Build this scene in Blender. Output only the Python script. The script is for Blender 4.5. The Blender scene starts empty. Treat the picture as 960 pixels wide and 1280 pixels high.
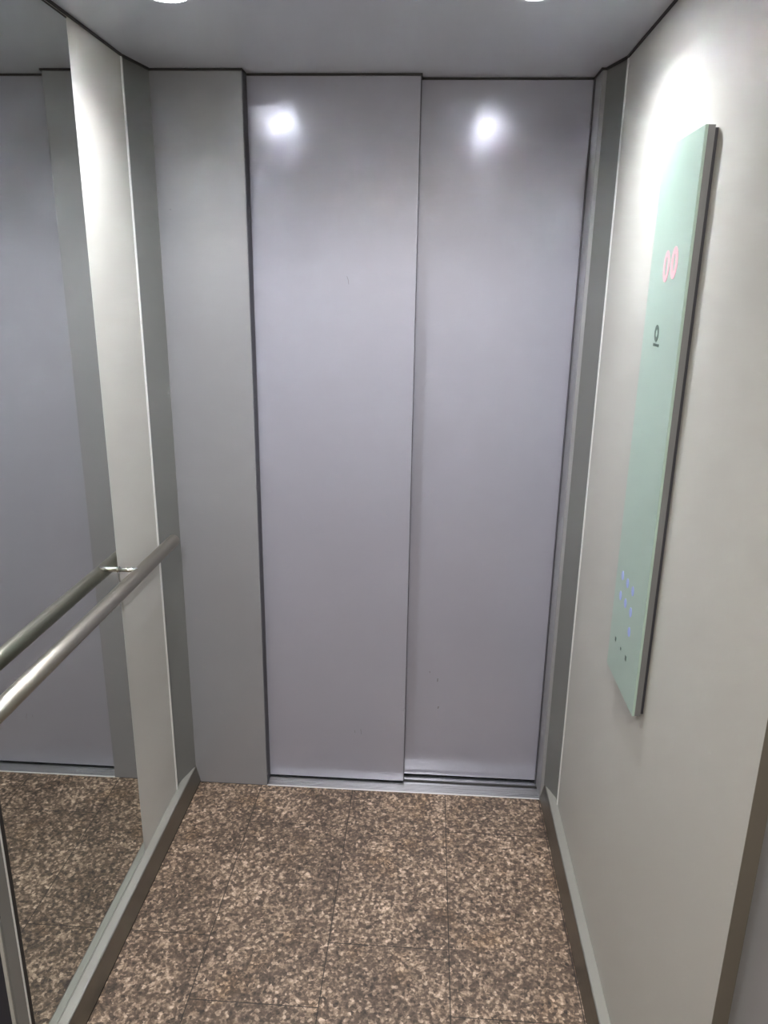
import bpy, bmesh, math
from mathutils import Vector, Matrix

C = bpy.context.scene.collection
# ------------------------------------------------------------------ materials
def srgb(r, g, b):
    f = lambda c: (c/255/12.92) if c/255 <= .04045 else ((c/255+.055)/1.055)**2.4
    return (f(r), f(g), f(b), 1.0)

class N:
    def __init__(self, name):
        self.m = bpy.data.materials.new(name); self.m.use_nodes = True
        self.t = self.m.node_tree; self.bsdf = self.t.nodes['Principled BSDF']
    def n(self, typ, **kw):
        x = self.t.nodes.new(typ)
        for k, v in kw.items(): setattr(x, k, v)
        return x
    def l(self, a, b): self.t.links.new(a, b)
    def s(self, **kw):
        for k, v in kw.items(): self.bsdf.inputs[k.replace('_', ' ')].default_value = v
        return self
    def math(self, op, a, b=None):
        x = self.n('ShaderNodeMath', operation=op)
        for i, v in enumerate((a, b)):
            if v is None: continue
            if isinstance(v, (int, float)): x.inputs[i].default_value = v
            else: self.l(v, x.inputs[i])
        return x.outputs[0]

def paint(name, col, rough=.4, metal=0.0, var=.04, bump=.0, scale=6., coat=0.):
    """satin sheet metal: a slightly uneven tone and gloss, a fine orange-peel bump"""
    k = N(name); k.s(Base_Color=col, Roughness=rough, Metallic=metal)
    tc = k.n('ShaderNodeTexCoord')
    nz = k.n('ShaderNodeTexNoise'); nz.inputs['Scale'].default_value = scale; nz.inputs['Detail'].default_value = 3
    k.l(tc.outputs['Object'], nz.inputs['Vector'])
    hsv = k.n('ShaderNodeHueSaturation'); hsv.inputs['Color'].default_value = col
    mr = k.n('ShaderNodeMapRange'); mr.inputs['To Min'].default_value = 1-var; mr.inputs['To Max'].default_value = 1+var
    k.l(nz.outputs['Fac'], mr.inputs['Value']); k.l(mr.outputs['Result'], hsv.inputs['Value'])
    k.l(hsv.outputs['Color'], k.bsdf.inputs['Base Color'])
    mr2 = k.n('ShaderNodeMapRange'); mr2.inputs['To Min'].default_value = rough*.93; mr2.inputs['To Max'].default_value = rough*1.07
    k.l(nz.outputs['Fac'], mr2.inputs['Value']); k.l(mr2.outputs['Result'], k.bsdf.inputs['Roughness'])
    if bump:
        n2 = k.n('ShaderNodeTexNoise'); n2.inputs['Scale'].default_value = 900; n2.inputs['Detail'].default_value = 2
        k.l(tc.outputs['Object'], n2.inputs['Vector'])
        b = k.n('ShaderNodeBump'); b.inputs['Strength'].default_value = bump; b.inputs['Distance'].default_value = .0005
        k.l(n2.outputs['Fac'], b.inputs['Height']); k.l(b.outputs['Normal'], k.bsdf.inputs['Normal'])
    if coat: k.s(Coat_Weight=coat, Coat_Roughness=.05)
    return k.m

def brushed(name, col, rough=.3, axis=1, scale=500., streak=.12):
    """brushed stainless steel, grain stretched along one axis"""
    k = N(name); k.s(Base_Color=col, Roughness=rough, Metallic=1.0)
    tc = k.n('ShaderNodeTexCoord'); mp = k.n('ShaderNodeMapping')
    sc = [scale]*3; sc[axis] = scale*.003
    mp.inputs['Scale'].default_value = sc
    nz = k.n('ShaderNodeTexNoise'); nz.inputs['Scale'].default_value = 1; nz.inputs['Detail'].default_value = 2
    k.l(tc.outputs['Object'], mp.inputs['Vector']); k.l(mp.outputs['Vector'], nz.inputs['Vector'])
    mr = k.n('ShaderNodeMapRange'); mr.inputs['To Min'].default_value = max(.05, rough-streak); mr.inputs['To Max'].default_value = rough+streak
    k.l(nz.outputs['Fac'], mr.inputs['Value']); k.l(mr.outputs['Result'], k.bsdf.inputs['Roughness'])
    b = k.n('ShaderNodeBump'); b.inputs['Strength'].default_value = .12; b.inputs['Distance'].default_value = .0003
    k.l(nz.outputs['Fac'], b.inputs['Height']); k.l(b.outputs['Normal'], k.bsdf.inputs['Normal'])
    return k.m

def emit(name, col, strength, base=(.8, .8, .8, 1)):
    k = N(name); k.s(Base_Color=base, Emission_Color=col, Emission_Strength=strength, Roughness=.5); return k.m

def granite():
    k = N('granite_floor')
    tc = k.n('ShaderNodeTexCoord'); ob = tc.outputs['Object']
    # grain
    n1 = k.n('ShaderNodeTexNoise'); n1.inputs['Scale'].default_value = 86; n1.inputs['Detail'].default_value = 5; n1.inputs['Roughness'].default_value = .62
    k.l(ob, n1.inputs['Vector'])
    v1 = k.n('ShaderNodeTexVoronoi'); v1.inputs['Scale'].default_value = 135
    k.l(ob, v1.inputs['Vector'])
    n3 = k.n('ShaderNodeTexNoise'); n3.inputs['Scale'].default_value = 7; n3.inputs['Detail'].default_value = 3
    k.l(ob, n3.inputs['Vector'])
    bw = k.n('ShaderNodeRGBToBW'); k.l(v1.outputs['Color'], bw.inputs['Color'])
    a = k.math('MULTIPLY', bw.outputs[0], .42)
    b = k.math('MULTIPLY', n1.outputs['Fac'], .95)
    c = k.math('MULTIPLY', n3.outputs['Fac'], .30)
    f = k.math('SUBTRACT', k.math('ADD', k.math('ADD', a, b), c), .34)
    rp = k.n('ShaderNodeValToRGB'); e = rp.color_ramp.elements
    e[0].position = .20; e[0].color = GR[0]
    e[1].position = .80; e[1].color = GR[4]
    for p, col in ((.36, GR[1]), (.50, GR[2]), (.64, GR[3])):
        q = e.new(p); q.color = col
    k.l(f, rp.inputs['Fac'])
    # yellowish and dark mineral clouds
    n4 = k.n('ShaderNodeTexNoise'); n4.inputs['Scale'].default_value = 11; n4.inputs['Detail'].default_value = 4
    k.l(ob, n4.inputs['Vector'])
    m4 = k.n('ShaderNodeMapRange'); m4.inputs['From Min'].default_value = .56; m4.inputs['From Max'].default_value = .75; m4.inputs['To Max'].default_value = .45
    k.l(n4.outputs['Fac'], m4.inputs['Value'])
    mx = k.n('ShaderNodeMix', data_type='RGBA', blend_type='MULTIPLY')
    k.l(m4.outputs['Result'], mx.inputs['Factor']); k.l(rp.outputs['Color'], mx.inputs['A']); mx.inputs['B'].default_value = (1., .83, .56, 1)
    # tiles: columns .302 wide running towards the doors, each 0.604 long, every other column shifted
    sp = k.n('ShaderNodeSeparateXYZ'); k.l(ob, sp.inputs[0])
    u = k.math('DIVIDE', k.math('ADD', sp.outputs['X'], .4005), .302)
    cu = k.math('FLOOR', u)
    odd = k.math('FLOORED_MODULO', k.math('ADD', cu, 1.0), 2.0)
    w = k.math('DIVIDE', k.math('ADD', k.math('ADD', sp.outputs['Y'], .600), k.math('MULTIPLY', odd, -.424)), .602)
    def edge(val, size, half):
        fr = k.math('FRACT', val)
        d = k.math('MULTIPLY', k.math('MINIMUM', fr, k.math('SUBTRACT', 1.0, fr)), size)
        return k.math('LESS_THAN', d, half)
    j = k.math('MAXIMUM', edge(u, .302, .0013), edge(w, .602, .0013))
    wn = k.n('ShaderNodeTexWhiteNoise', noise_dimensions='2D')
    cb = k.n('ShaderNodeCombineXYZ'); k.l(cu, cb.inputs[0]); k.l(k.math('FLOOR', w), cb.inputs[1]); k.l(cb.outputs[0], wn.inputs['Vector'])
    hs = k.n('ShaderNodeHueSaturation'); k.l(mx.outputs['Result'], hs.inputs['Color'])
    mr = k.n('ShaderNodeMapRange'); mr.inputs['To Min'].default_value = .92; mr.inputs['To Max'].default_value = 1.08
    k.l(wn.outputs['Value'], mr.inputs['Value']); k.l(mr.outputs['Result'], hs.inputs['Value'])
    fin = k.n('ShaderNodeMix', data_type='RGBA'); k.l(k.math('MULTIPLY', j, .9), fin.inputs['Factor'])
    k.l(hs.outputs['Color'], fin.inputs['A']); fin.inputs['B'].default_value = srgb(30, 24, 20)
    k.l(fin.outputs['Result'], k.bsdf.inputs['Base Color'])
    k.s(Roughness=.55)
    bp = k.n('ShaderNodeBump', invert=True); bp.inputs['Strength'].default_value = .4; bp.inputs['Distance'].default_value = .001
    k.l(j, bp.inputs['Height']); k.l(bp.outputs['Normal'], k.bsdf.inputs['Normal'])
    return k.m

GR = [srgb(44, 36, 30), srgb(74, 62, 53), srgb(99, 83, 69), srgb(150, 130, 113), srgb(205, 184, 164)]
M = dict(
    wall=paint('cream_wall_paint', srgb(176, 175, 170), .6, 0, .015, .1),
    door=paint('lavender_grey_door_paint', srgb(157, 157, 171), .2, .25, .02, .06, 3.),
    post=paint('blue_grey_post_paint', srgb(143, 144, 150), .26, .25, .02, .06, 3.),
    ret=paint('grey_return_paint', srgb(120, 121, 120), .42, .3, .03, .05),
    jamb=paint('pale_grey_jamb_paint', srgb(150, 151, 154), .36, .3, .03),
    ceil=paint('satin_grey_ceiling', srgb(200, 203, 212), .33, .35, .02, .05, 2.),
    base=brushed('brushed_steel_baseboard', srgb(146, 145, 138), .40, 1, 300, .08),
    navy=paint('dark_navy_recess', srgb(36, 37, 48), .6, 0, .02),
    gap=paint('dark_gap_shade', srgb(66, 66, 72), .6, 0, .02),  # dark tone standing in for shade along the door gaps
    ledge=paint('lit_ledge_tone', srgb(150, 150, 144), .4, .2, .02),  # paler tone for the lit top of the steel kick plate
    shade=paint('brown_grey_end_strip', srgb(84, 79, 71), .5, 0, .02),
    edge=paint('pale_aluminium_edge', srgb(222, 223, 223), .3, .3, .02),
    sill=brushed('ribbed_aluminium_sill', srgb(196, 199, 202), .30, 0, 600, .12),
    rail=brushed('brushed_steel_rail', srgb(160, 156, 147), .44, 1, 700, .06),
    chrome=brushed('polished_steel', srgb(215, 215, 212), .12, 0, 300, .03),
    dark=paint('black_shadow_gap', srgb(24, 24, 26), .7, 0, .02),
    seal_shade=paint('black_seal_and_shade', srgb(30, 28, 27), .6, 0, .02),  # black for the mirror seals and for painted shade in gaps
    floor=granite(),
    glass=paint('mint_back_painted_glass', srgb(158, 180, 169), .3, 0, .008, 0, 4., .3),
    alu=paint('grey_housing', srgb(120, 121, 122), .4, .4, .02),
    hide=paint('back_box_shade', srgb(46, 46, 52), .5, 0, .02),  # shadow behind the control panel, put into the colour
    ink=paint('grey_green_print', srgb(78, 96, 88), .5, 0, .02),
    scuff=paint('dark_scuff', srgb(92, 92, 98), .6, 0, .02),
    red=emit('red_display_segments', (1, .40, .50, 1), .30, srgb(182, 150, 156)),
    blue=emit('blue_backlit_marks', (.34, .40, 1, 1), .16, srgb(138, 152, 190)),
    bezel=paint('white_lamp_bezel', srgb(205, 207, 210), .3, .3, .02),
    lamp=emit('lamp_diffuser', (.97, .98, 1, 1), 1650.0),
    rim=emit('lit_lamp_rim', (.97, .98, 1, 1), 24.0),
    landing_fill=emit('landing_fill_emitter', (1, .95, .90, 1), 205.0),  # emission of the added fill lamp on the landing
    landing=paint('landing_plaster', srgb(190, 186, 178), .8, 0, .04, .1),
)
_m = N('silvered_mirror'); _m.s(Base_Color=(.68, .71, .68, 1), Metallic=1.0, Roughness=.012)
_tc = _m.n('ShaderNodeTexCoord'); _nz = _m.n('ShaderNodeTexNoise'); _nz.inputs['Scale'].default_value = 3
_mr = _m.n('ShaderNodeMapRange'); _mr.inputs['To Min'].default_value = .008; _mr.inputs['To Max'].default_value = .03
_m.l(_tc.outputs['Object'], _nz.inputs['Vector']); _m.l(_nz.outputs['Fac'], _mr.inputs['Value']); _m.l(_mr.outputs['Result'], _m.bsdf.inputs['Roughness'])
M['mirror'] = _m.m

# ------------------------------------------------------------------ helpers
ORG = {}
def obj(name, bm, mat, parent=None, origin=None, bevel=0, seg=2, smooth=False):
    """links a bmesh given in world coordinates as one mesh object with its origin at `origin`"""
    bmesh.ops.recalc_face_normals(bm, faces=bm.faces)
    vs = [v.co.copy() for v in bm.verts]
    lo = Vector([min(v[i] for v in vs) for i in range(3)]); hi = Vector([max(v[i] for v in vs) for i in range(3)])
    o0 = Vector(origin) if origin else Vector(((lo.x+hi.x)/2, (lo.y+hi.y)/2, lo.z))
    bm.transform(Matrix.Translation(-o0))
    me = bpy.data.meshes.new(name); bm.to_mesh(me); bm.free()
    for p in me.polygons: p.use_smooth = smooth
    o = bpy.data.objects.new(name, me); C.objects.link(o); me.materials.append(M[mat])
    if parent: o.parent = parent; o.location = o0 - ORG[parent.name]
    else: o.location = o0
    ORG[o.name] = o0
    if bevel:
        b = o.modifiers.new('bevel', 'BEVEL'); b.width = bevel; b.segments = seg; b.limit_method = 'ANGLE'
    return o
def tag(o, label=None, cat=None, group=None, kind=None):
    for k, v in (('label', label), ('category', cat), ('group', group), ('kind', kind)):
        if v: o[k] = v
    return o
def empty(name, loc):
    o = bpy.data.objects.new(name, None); C.objects.link(o); o.location = loc; o.empty_display_size = .05
    ORG[o.name] = Vector(loc); return o
def copy_tree(o, parent=None):
    c = o.copy(); C.objects.link(c)
    if parent: c.parent = parent
    for ch in o.children: copy_tree(ch, c)
    return c
def box(x0, x1, y0, y1, z0, z1, bm=None):
    bm = bm or bmesh.new()
    r = bmesh.ops.create_cube(bm, size=1)['verts']
    for v in r: v.co = Vector(((x0+x1)/2+v.co.x*(x1-x0), (y0+y1)/2+v.co.y*(y1-y0), (z0+z1)/2+v.co.z*(z1-z0)))
    return bm
def prism(poly, a, b, axis=2, bm=None):
    """extrudes a polygon from a to b along an axis (0: poly is (y,z); 1: (x,z); 2: (x,y))"""
    bm = bm or bmesh.new()
    def P(p, t): return {0: (t, p[0], p[1]), 1: (p[0], t, p[1]), 2: (p[0], p[1], t)}[axis]
    A = [bm.verts.new(P(p, a)) for p in poly]; B = [bm.verts.new(P(p, b)) for p in poly]
    bm.faces.new(A); bm.faces.new(B[::-1])
    for i in range(len(poly)):
        j = (i+1) % len(poly); bm.faces.new((A[i], A[j], B[j], B[i]))
    return bm
def rod(p0, p1, r, seg=32, bm=None, chamfer=0):
    bm = bm or bmesh.new(); p0 = Vector(p0); p1 = Vector(p1); d = (p1-p0); L = d.length; d.normalize()
    q = d.to_track_quat('Z', 'Y').to_matrix()
    prof = [(0, r-chamfer), (chamfer, r), (L-chamfer, r), (L, r-chamfer)] if chamfer else [(0, r), (L, r)]
    rings = []
    for t, rr in prof:
        rings.append([bm.verts.new(p0+q @ Vector((rr*math.cos(2*math.pi*i/seg), rr*math.sin(2*math.pi*i/seg), t))) for i in range(seg)])
    bm.faces.new(rings[0][::-1]); bm.faces.new(rings[-1])
    for a, b in zip(rings, rings[1:]):
        for i in range(seg): bm.faces.new((a[i], a[(i+1) % seg], b[(i+1) % seg], b[i]))
    return bm
def lathe(c, prof, seg=48, bm=None):
    """surface of revolution about the vertical through c; prof = [(radius, z)...] closed loop"""
    bm = bm or bmesh.new(); rings = []
    for r, z in prof: rings.append([bm.verts.new((c[0]+r*math.cos(2*math.pi*i/seg), c[1]+r*math.sin(2*math.pi*i/seg), z)) for i in range(seg)])
    for k in range(len(rings)):
        a = rings[k]; b = rings[(k+1) % len(rings)]
        for i in range(seg): bm.faces.new((a[i], a[(i+1) % seg], b[(i+1) % seg], b[i]))
    return bm
def struct(o, label, cat): return tag(o, label, cat, kind='structure')

# ------------------------------------------------------------------ dimensions
H = 2.1; TOP = 2.125
XL, XR = -.6049, .5082           # foot of the baseboards
RL, RR = -.6188, .519            # front corners of the returns / baseboard lips
PL, PR = -.6414, .546            # side wall faces
YL, YR = -.1184, -.0955          # front ends of the side walls
HB = .0602
XP = -.3827; D1, D2 = .0486, .0891; X1 = .0658; XJ = .508
YB = -1.2294

# floor, ceiling
bm = box(-.70, .62, -1.42, -.0005, -.03, 0.0)
struct(obj('floor', bm, 'floor', origin=(0, 0, -.03)), 'brown speckled granite tile floor of the lift cabin', 'floor')
def outline(g):
    return [(RL+g, -g), (XP+g*.6, -g), (XP+g*.6, D1-g), (X1+g*.8, D1-g), (X1+g*.8, D2-g), (XJ-g*.8, D2-g), (XJ-g*.8, -g), (RR-g, -g),
            (PR-g, YR-.004-g*.2), (PR-g, YB-.1+g), (PL+g, YB-.1+g), (PL+g, YL-.004-g*.2)]
ceiling = obj('ceiling', prism(outline(.0045), H, H+.02), 'ceil', origin=(0, 0, H))
gk = bmesh.new(); oa, ob_ = outline(.0004), outline(.0045)
for i in range(len(oa)):
    j = (i+1) % len(oa); prism([oa[i], oa[j], ob_[j], ob_[i]], H-.0050, H+.012, 2, gk)
lampxy = [(-.400, -.502), (.283, -.502)]
cut = bmesh.new()
for x, y in lampxy: rod((x, y, H-.02), (x, y, H+.05), .0342, 48, cut)
cm = bpy.data.meshes.new('cut'); cut.to_mesh(cm); cut.free(); co = bpy.data.objects.new('cut', cm); C.objects.link(co)
md = ceiling.modifiers.new('holes', 'BOOLEAN'); md.object = co; md.operation = 'DIFFERENCE'; md.solver = 'EXACT'
dg = bpy.context.evaluated_depsgraph_get(); me2 = bpy.data.meshes.new_from_object(ceiling.evaluated_get(dg))
ceiling.modifiers.clear(); ceiling.data = me2; bpy.data.objects.remove(co)
obj('edge_gap_shade', gk, 'seal_shade', ceiling)['label'] = 'black line for the shaded edge gap'  # black strip paints the shadow line between ceiling and walls
struct(ceiling, 'satin grey metal ceiling panel with dark gap around its edge', 'ceiling')
struct(obj('trim_1', box(-.72, .64, -1.42, .16, TOP+.02, TOP+.04), 'dark'), 'black lining above the ceiling panel seen through its edge gap', 'trim')

# side walls with pale edge strips
wl = obj('wall_left', box(PL-.024, PL, -1.036, YL-.0085, HB, TOP), 'wall')
struct(wl, 'cream left wall panel beside and behind the mirror', 'wall')
obj('edge_strip', prism([(PL+.0004, YL-.0085), (PL+.0026, YL-.0060), (PL+.0026, YL-.001), (PL-.0035, YL+.003), (PL-.02, YL+.003), (PL-.02, YL-.0085)], HB, TOP-.02), 'edge', wl)
wr = obj('wall_right', box(PR, PR+.023, YB, YR-.0085, HB, TOP), 'wall')
struct(wr, 'cream right wall panel carrying the glass control panel', 'wall')
obj('edge_strip', prism([(PR-.0004, YR-.0085), (PR-.0026, YR-.0060), (PR-.0026, YR-.001), (PR+.0035, YR+.003), (PR+.02, YR+.003), (PR+.02, YR-.0085)], HB, TOP-.02), 'edge', wr)

tag(obj('dark_edge', box(PR+.0004, PR+.0226, YB-.0012, YB, 0.0, TOP-.02), 'shade', wr), 'dark brown-grey end strip')
# slanting returns beside the door
struct(obj('trim_2', prism([(RL, 0), (PL-.011, YL+.003), (PL-.024, YL+.003), (PL-.024, 0)], HB, TOP), 'ret'),
       'narrow dark grey slanted return left of the lift doors', 'trim')
struct(obj('trim_3', prism([(RR, 0), (PR+.010, YR+.003), (PR+.023, YR+.003), (PR+.023, 0)], HB, TOP), 'ret'),
       'narrow dark grey slanted return right of the lift doors', 'trim')
# baseboards
def baseboard(name, s, foot, lip, wall, y0, y1, label):
    p = [(foot+s*.0005, .007), (foot+s*.0125, HB-.003), (foot+s*.0139, HB-.0008), (foot+s*.0165, HB), (wall+s*.024, HB), (wall+s*.024, .007)]
    o = obj(name, prism(p, y0, y1, 1), 'base'); struct(o, label, 'baseboard')
    obj('ledge', box(*sorted((foot+s*.0160, wall+s*.0003)), y0, y1-.0005, HB-.001, HB+.0008), 'ledge', o)['label'] = 'top ledge with its light painted pale'  # same piece as the plate; light on its top is painted in
    obj('foot_gap_shade', box(*sorted((foot+s*.0015, wall+s*.02)), y0, y1, 0, .007), 'seal_shade', o)  # black strip stands for the shadow gap at the floor
baseboard('baseboard_left', -1, XL, RL, PL, -1.215, 0, 'brushed steel kick plate along the foot of the mirrored left wall')
baseboard('baseboard_right', 1, XR, RR, PR, YB, 0, 'brushed steel kick plate along the foot of the right wall')

# fixed post, doors, right jamb
post = obj('trim_4', box(RL-.06, XP, 0, D1-.004, 0, TOP), 'post', bevel=.002)
obj('dark_edge', box(XP-.001, XP+.0008, .005, D1+.002, .0005, TOP-.015), 'gap', post)  # dark strip paints the shade on the side of the post
struct(post, 'wide blue-grey fixed door post left of the sliding panels', 'trim')
d1 = obj('door_1', box(-.43, X1, D1, D1+.03, .007, TOP+.005), 'door', bevel=.0015)
struct(d1, 'left sliding lift door panel, standing in front of the other panel', 'door')
obj('dark_edge', box(X1-.001, X1+.0012, D1+.0025, D1+.029, .010, H+.001), 'gap', d1)  # dark strip paints the shaded edge of the front panel
d2 = obj('door_2', box(.03, XJ+.012, D2, D2+.03, .007, TOP+.005), 'door', bevel=.0015)
struct(d2, 'right sliding lift door panel, set back beside the right jamb', 'door')
jb = prism([(XJ, .003), (XJ+.0018, 0), (RR, 0), (RR+.06, 0), (RR+.06, .16), (XJ+.014, .16), (XJ+.014, D2-.006), (XJ, D2-.006)], 0, TOP)
jo = obj('trim_5', jb, 'jamb')
obj('dark_edge', box(XJ-.0035, XJ+.006, D2-.010, D2-.0006, .0005, TOP-.02), 'gap', jo)  # dark strip paints the shaded gap between door and jamb
struct(jo, 'narrow pale grey jamb right of the lift doors', 'trim')
struct(obj('trim_6', box(-.72, .64, .135, .16, -.03, TOP+.02), 'dark'), 'black lining of the shaft behind the lift doors', 'trim')

# scratches and scuffs on the doors
def scuff(parent, y, pts, w=.0012):
    bm = bmesh.new()
    for (xa, za), (xb, zb) in zip(pts, pts[1:]):
        d = Vector((xb-xa, zb-za)).normalized(); n = Vector((-d.y, d.x))*w/2
        prism([(xa+n.x, za+n.y), (xb+n.x, zb+n.y), (xb-n.x, zb-n.y), (xa-n.x, za-n.y)], y-.00025, y+.0002, 1, bm)
    tag(obj('scratch', bm, 'scuff', parent), 'short dark scratch')
scuff(d1, D1, [(-.123, 1.609), (-.119, 1.598), (-.118, 1.588)])
scuff(d1, D1, [(-.078, .197), (-.075, .178)]); scuff(d1, D1, [(-.098, .192), (-.096, .182)])
scuff(d2, D2, [(.168, .372), (.167, .36)], .003); scuff(d2, D2, [(.174, .270), (.172, .262)], .004); scuff(d2, D2, [(.141, .397), (.142, .391)], .002)
scuff(bpy.data.objects['trim_4'], 0, [(-.588, 1.7705), (-.583, 1.7695)], .002)

# ribbed sill
yy = [(0, -.03), (0, -.0012), (.0012, 0.0), (.006, 0.0)]
y = .006
while y < .046: yy += [(y+.0006, -.0014), (y+.0020, -.0014), (y+.0026, 0), (y+.0052, 0)]; y += .0052
yy += [(.054, 0), (.0545, -.012), (.0680, -.012), (.0685, 0), (.0790, 0), (.0793, -.0012), (.0810, -.0012), (.0813, 0), (.0945, 0), (.095, -.012), (.110, -.012), (.1105, 0), (.134, 0), (.134, -.03)]
sl = obj('door_sill', prism(yy, XP+.0005, XJ+.013, 0), 'sill', origin=(.06, .06, -.03))
obj('lip', box(XP+.0005, XJ, -.0008, .0042, -.004, .0008), 'edge', sl)['label'] = 'bright front lip'
for ya in (.0548, .0953): obj('groove_shade', box(XP+.001, XJ+.012, ya, ya+.013 if ya < .09 else ya+.0145, -.0118, -.0035), 'seal_shade', sl)['label'] = 'guide groove with its shade filled in dark'  # dark filling paints the shade inside the grooves
tag(sl, 'ribbed aluminium sill in the floor under the sliding lift doors', 'door sill', kind='structure')

# rear opening: jambs of the entrance the photo is taken from
struct(obj('trim_7', box(PR+.023, PR+.075, -1.345, YR-.2, 0, TOP), 'jamb', bevel=.001), 'mid grey flat jamb at the rear end of the right wall', 'trim')
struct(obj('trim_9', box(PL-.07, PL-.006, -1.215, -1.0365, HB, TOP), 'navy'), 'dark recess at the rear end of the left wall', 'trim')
# landing behind the camera (closes the place; seen only from other viewpoints)
def room(x0, x1, y0, y1, h):
    struct(obj('wall_back', box(x0, x1, y0-.1, y0, 0, h), 'landing'), 'plain plaster wall at the far side of the landing', 'wall')
    struct(obj('wall_landing_left', box(x0-.1, x0, y0, y1, 0, h), 'landing'), 'plain plaster wall on the left of the landing', 'wall')
    struct(obj('wall_landing_right', box(x1, x1+.1, y0, y1, 0, h), 'landing'), 'plain plaster wall on the right of the landing', 'wall')
    struct(obj('ceiling_landing', box(x0, x1, y0, y1, h, h+.05), 'landing'), 'plain white plaster ceiling of the landing', 'ceiling')
    struct(obj('floor_landing', box(x0, x1, y0, y1-.001, -.03, 0), 'floor', origin=(0, 0, -.03)), 'brown speckled granite floor of the landing outside the cabin', 'floor')
    f = prism([(x0, 0), (-.72, 0), (-.72, TOP), (.64, TOP), (.64, 0), (x1, 0), (x1, h), (x0, h)], y1, y1+.06, 1)
    struct(obj('wall_landing', f, 'landing', origin=(0, y1, 0)), 'plaster wall around the rear entrance of the cabin', 'wall')
room(-1.5, 1.5, -3.4, -1.421, 2.5)
for nm, x0, x1 in (('wall_shaft_left', -.74, -.72), ('wall_shaft_right', .64, .66)):
    struct(obj(nm, box(x0, x1, -1.36, .16, -.03, TOP+.04), 'dark'), 'black lining of the shaft outside the cabin wall', 'wall')

# ------------------------------------------------------------------ mirror with handrail
mr = empty('wall_mirror', (PL, -.692, HB+.006))
tag(mr, 'tall frameless mirror on the left wall behind the handrail, reflecting the doors', 'mirror')
obj('mirror_glass', box(PL+.0002, PL+.0014, -.9835, -.4015, HB+.005, 2.0895), 'mirror', mr)
tag(obj('top_seal', box(PL+.0002, PL+.0022, -.9835, -.4010, 2.0895, 2.0925), 'seal_shade', mr), 'thin dark seal along the top')
tag(obj('mirror_edge', box(PL+.0002, PL+.0012, -.4015, -.4003, HB+.005, 2.0895), 'edge', mr), 'pale ground glass edge')
tag(obj('dark_edge', box(PL+.0002, PL+.0038, -.9945, -.9836, HB, 2.094), 'seal_shade', mr), 'black seal')
cp = prism([(PL+.0002, -1.034), (PL+.0046, -1.034), (PL+.0046, -.9995), (PL+.0036, -.9955), (PL+.0002, -.9952)], HB, 2.094)
tr8 = obj('trim_8', cp, 'ret')
obj('rim', prism([(PL+.0030, -.9953), (PL+.0040, -.9949), (PL+.0054, -.9985), (PL+.0054, -1.0015), (PL+.0044, -1.0015), (PL+.0044, -.9990)], HB+.002, 2.09), 'edge', tr8)['label'] = 'pale bevelled rim'
struct(tr8, 'flat grey upright strip at the near edge of the mirror', 'trim')

RX, RZ = PL+.050, .8935
hr = empty('handrail', (RX, -.692, RZ))
tag(hr, 'round brushed steel handrail running along the mirrored left wall', 'handrail')
obj('rail', rod((RX, -1.19, RZ), (RX, -.132, RZ), .0172, 48, chamfer=.002), 'rail', hr, smooth=True).data
for y in (-.398, -1.10):
    st = obj('bracket', rod((PL+.003, y, RZ+.012), (RX, y, RZ+.012), .006, 24), 'chrome', hr, smooth=True)
    tag(st, 'short polished steel stand-off')
    obj('flange', rod((PL+.0014, y, RZ+.012), (PL+.0034, y, RZ+.012), .0085, 32), 'chrome', st)

# ------------------------------------------------------------------ control panel
GX = PR-.022
cpn = empty('control_panel', (PR, -.664, .79))
tag(cpn, 'tall mint green glass lift control panel standing off the right wall', 'control panel')
obj('glass_front', box(GX, GX+.005, -.773, -.555, .789, 1.8305), 'glass', cpn, bevel=.0008)
tag(obj('housing', box(GX+.005, PR-.006, -.7725, -.5555, .7895, 1.830), 'alu', cpn), 'grey metal housing edge')
tag(obj('back_box', box(PR-.006, PR, -.769, -.559, .793, 1.8265), 'hide', cpn), 'back box coloured dark as the shadow gap')  # spacer box, darkened to paint the shadow between panel and wall
FX = GX
def on_face(shapes, name, mat, parent, label=None, t=.0006):
    """marks on the front of the glass: polygons in (y, z)"""
    bm = bmesh.new()
    for s in shapes: prism(s, FX-t, FX+.0003, 0, bm)
    o = obj(name, bm, mat, parent)
    if label: o['label'] = label
    return o
def ngon(y, z, ry, rz, n=20, a0=0): return [(y+ry*math.cos(2*math.pi*i/n+a0), z+rz*math.sin(2*math.pi*i/n+a0)) for i in range(n)]
# red floor display: two digits of seven segments
def loop(yc, zc, oy, oz, iy, iz, name, mat, label, t=.0007, n=32):
    bm = bmesh.new()
    o_ = [(yc+oy*math.cos(2*math.pi*i/n), zc+oz*math.sin(2*math.pi*i/n)) for i in range(n)]
    i_ = [(yc+iy*math.cos(2*math.pi*i/n), zc+iz*math.sin(2*math.pi*i/n)) for i in range(n)]
    for i in range(n): prism([o_[i], o_[(i+1) % n], i_[(i+1) % n], i_[i]], FX-t, FX+.0003, 0, bm)
    tag(obj(name, bm, mat, cpn), label)
loop(-.6560, 1.624, .0170, .0270, .0070, .0165, 'digit', 'red', 'lit pink-red zero')
loop(-.6990, 1.629, .0180, .0270, .0060, .0155, 'digit', 'red', 'lit pink-red zero')
# ring mark with a small line of lettering under it
loop(-.6436, 1.508, .0125, .0150, .0068, .0072, 'ring_mark', 'ink', 'printed grey ring')
on_face([[(-.630-.0062*i, 1.4845), (-.630-.0062*i-.0042, 1.4845), (-.630-.0062*i-.0042, 1.4895), (-.630-.0062*i, 1.4895)] for i in range(6)], 'ring_caption', 'ink', cpn, 'small line of grey print')
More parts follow.
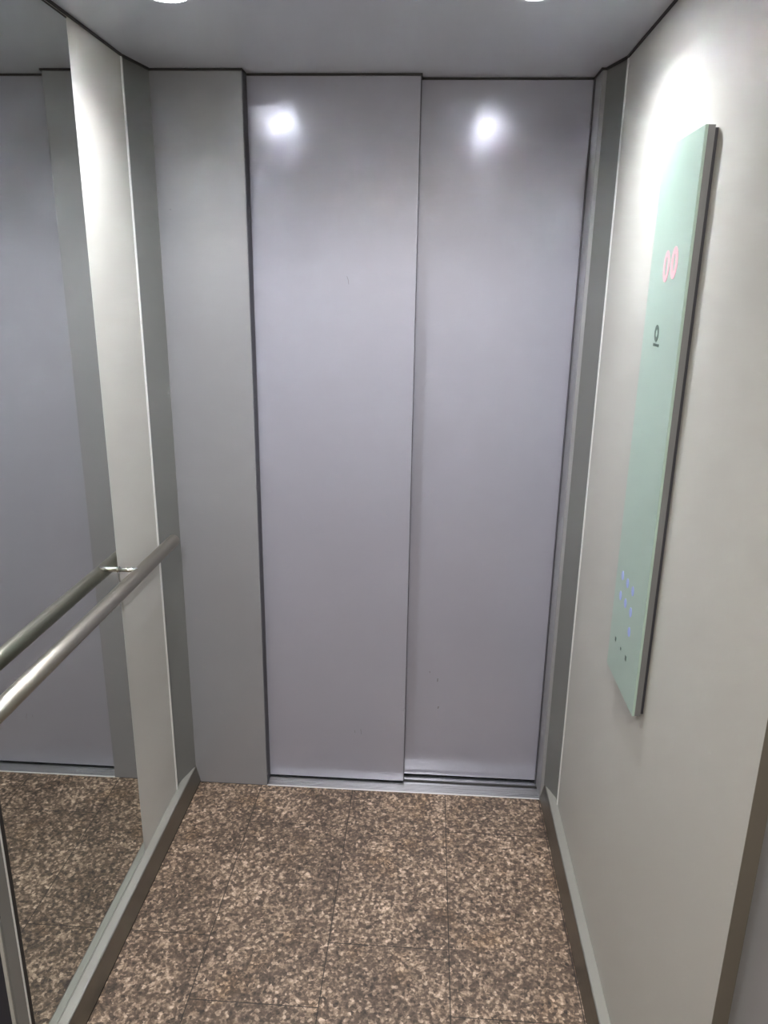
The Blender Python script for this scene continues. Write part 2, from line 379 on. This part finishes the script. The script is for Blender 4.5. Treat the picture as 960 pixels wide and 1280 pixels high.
# backlit blue touch keys
for (yy_, zz_) in ((-.6037, 1.0157), (-.6440, 1.0150), (-.6845, 1.0143), (-.6037, .9712), (-.6440, .9712), (-.6865, .9700), (-.6915, .9296)):
    on_face([ngon(yy_, zz_, .0085, .0100)], 'touch_key', 'blue', cpn, 'backlit blue key mark')
for (yy_, zz_, r) in ((-.6038, .8712, .0052), (-.6480, .8708, .0034), (-.6890, .8702, .0062)):
    on_face([ngon(yy_, zz_, r, r*1.15, 4, math.pi/4)], 'key_symbol', 'ink', cpn, 'small printed key symbol')

# ------------------------------------------------------------------ ceiling lamps
LD = .0180
def ceiling_lamp(x, y):
    root = empty('ceiling_light', (x, y, H))
    bz = lathe((x, y), [(.0325, H-.0010), (.0335, H-.0026), (.037, H-.0034), (.041, H-.0022), (.0425, H), (.0345, H), (.0335, H+.004)])
    obj('bezel', bz, 'bezel', root, smooth=True)
    obj('lit_rim', lathe((x, y), [(.0324, H), (.0324, H-.0020), (.0335, H-.0042), (.0372, H-.0050), (.0400, H-.0040), (.0385, H-.0032), (.036, H-.0034), (.0335, H-.0026)]), 'rim', root, smooth=True)['label'] = 'glowing rim'
    cn = lathe((x, y), [(.0325, H+.0005), (.0260, H+LD), (.0275, H+LD), (.0338, H+.0005)])
    obj('reflector', cn, 'bezel', root, smooth=True)
    obj('diffuser', rod((x, y, H+LD+.0002), (x, y, H+LD+.003), .0258, 48), 'lamp', root)
    return root
first = ceiling_lamp(*lampxy[0]); labels = ['small round ceiling downlight on the left, above the handrail', 'small round ceiling downlight on the right, nearer the control panel']
for i, (x, y) in enumerate(lampxy):
    o = first if i == 0 else copy_tree(first)
    o.location = (x, y, H); tag(o, labels[i], 'ceiling light', 'downlights in the cabin ceiling')
ll = empty('landing_fill_light', (0, -2.6, 2.5)); tag(ll, 'flat round fill lamp added on the unseen landing ceiling', 'ceiling light')  # added lamp out of view, fills the cabin with light
obj('diffuser', rod((0, -2.6, 2.475), (0, -2.6, 2.492), .16, 48), 'landing_fill', ll)
obj('fill_lamp_base', rod((0, -2.6, 2.492), (0, -2.6, 2.5), .17, 48), 'bezel', ll)

# ------------------------------------------------------------------ world, camera
w = bpy.data.worlds.new('world'); bpy.context.scene.world = w; w.use_nodes = True
w.node_tree.nodes['Background'].inputs['Color'].default_value = (.5, .5, .5, 1); w.node_tree.nodes['Background'].inputs['Strength'].default_value = .05
yaw, pitch, roll, f = -.0574, -.2920, .0149, 934.14
fw = Vector((math.sin(yaw)*math.cos(pitch), math.cos(yaw)*math.cos(pitch), math.sin(pitch)))
r = Vector((math.cos(yaw), -math.sin(yaw), 0)); u = r.cross(fw)
r2 = r*math.cos(roll)+u*math.sin(roll); u2 = -r*math.sin(roll)+u*math.cos(roll)
cam = bpy.data.cameras.new('camera'); co = bpy.data.objects.new('camera', cam); C.objects.link(co)
mt = Matrix((r2, u2, -fw)).transposed().to_4x4(); mt.translation = Vector((.1102, -2.0793, 1.5815)); co.matrix_world = mt
cam.sensor_fit = 'VERTICAL'; cam.sensor_height = 36; cam.lens = f/1280*36; cam.clip_start = .02
S = bpy.context.scene; S.camera = co
S.view_settings.view_transform = 'Standard'; S.view_settings.look = 'None'; S.view_settings.gamma = 1; S.view_settings.use_curve_mapping = False
S.view_settings.exposure = 0.0
S.cycles.max_bounces = 12; S.cycles.diffuse_bounces = 8; S.cycles.glossy_bounces = 8; S.cycles.sample_clamp_indirect = 0
S.cycles.use_denoising = True; S.cycles.blur_glossy = .5
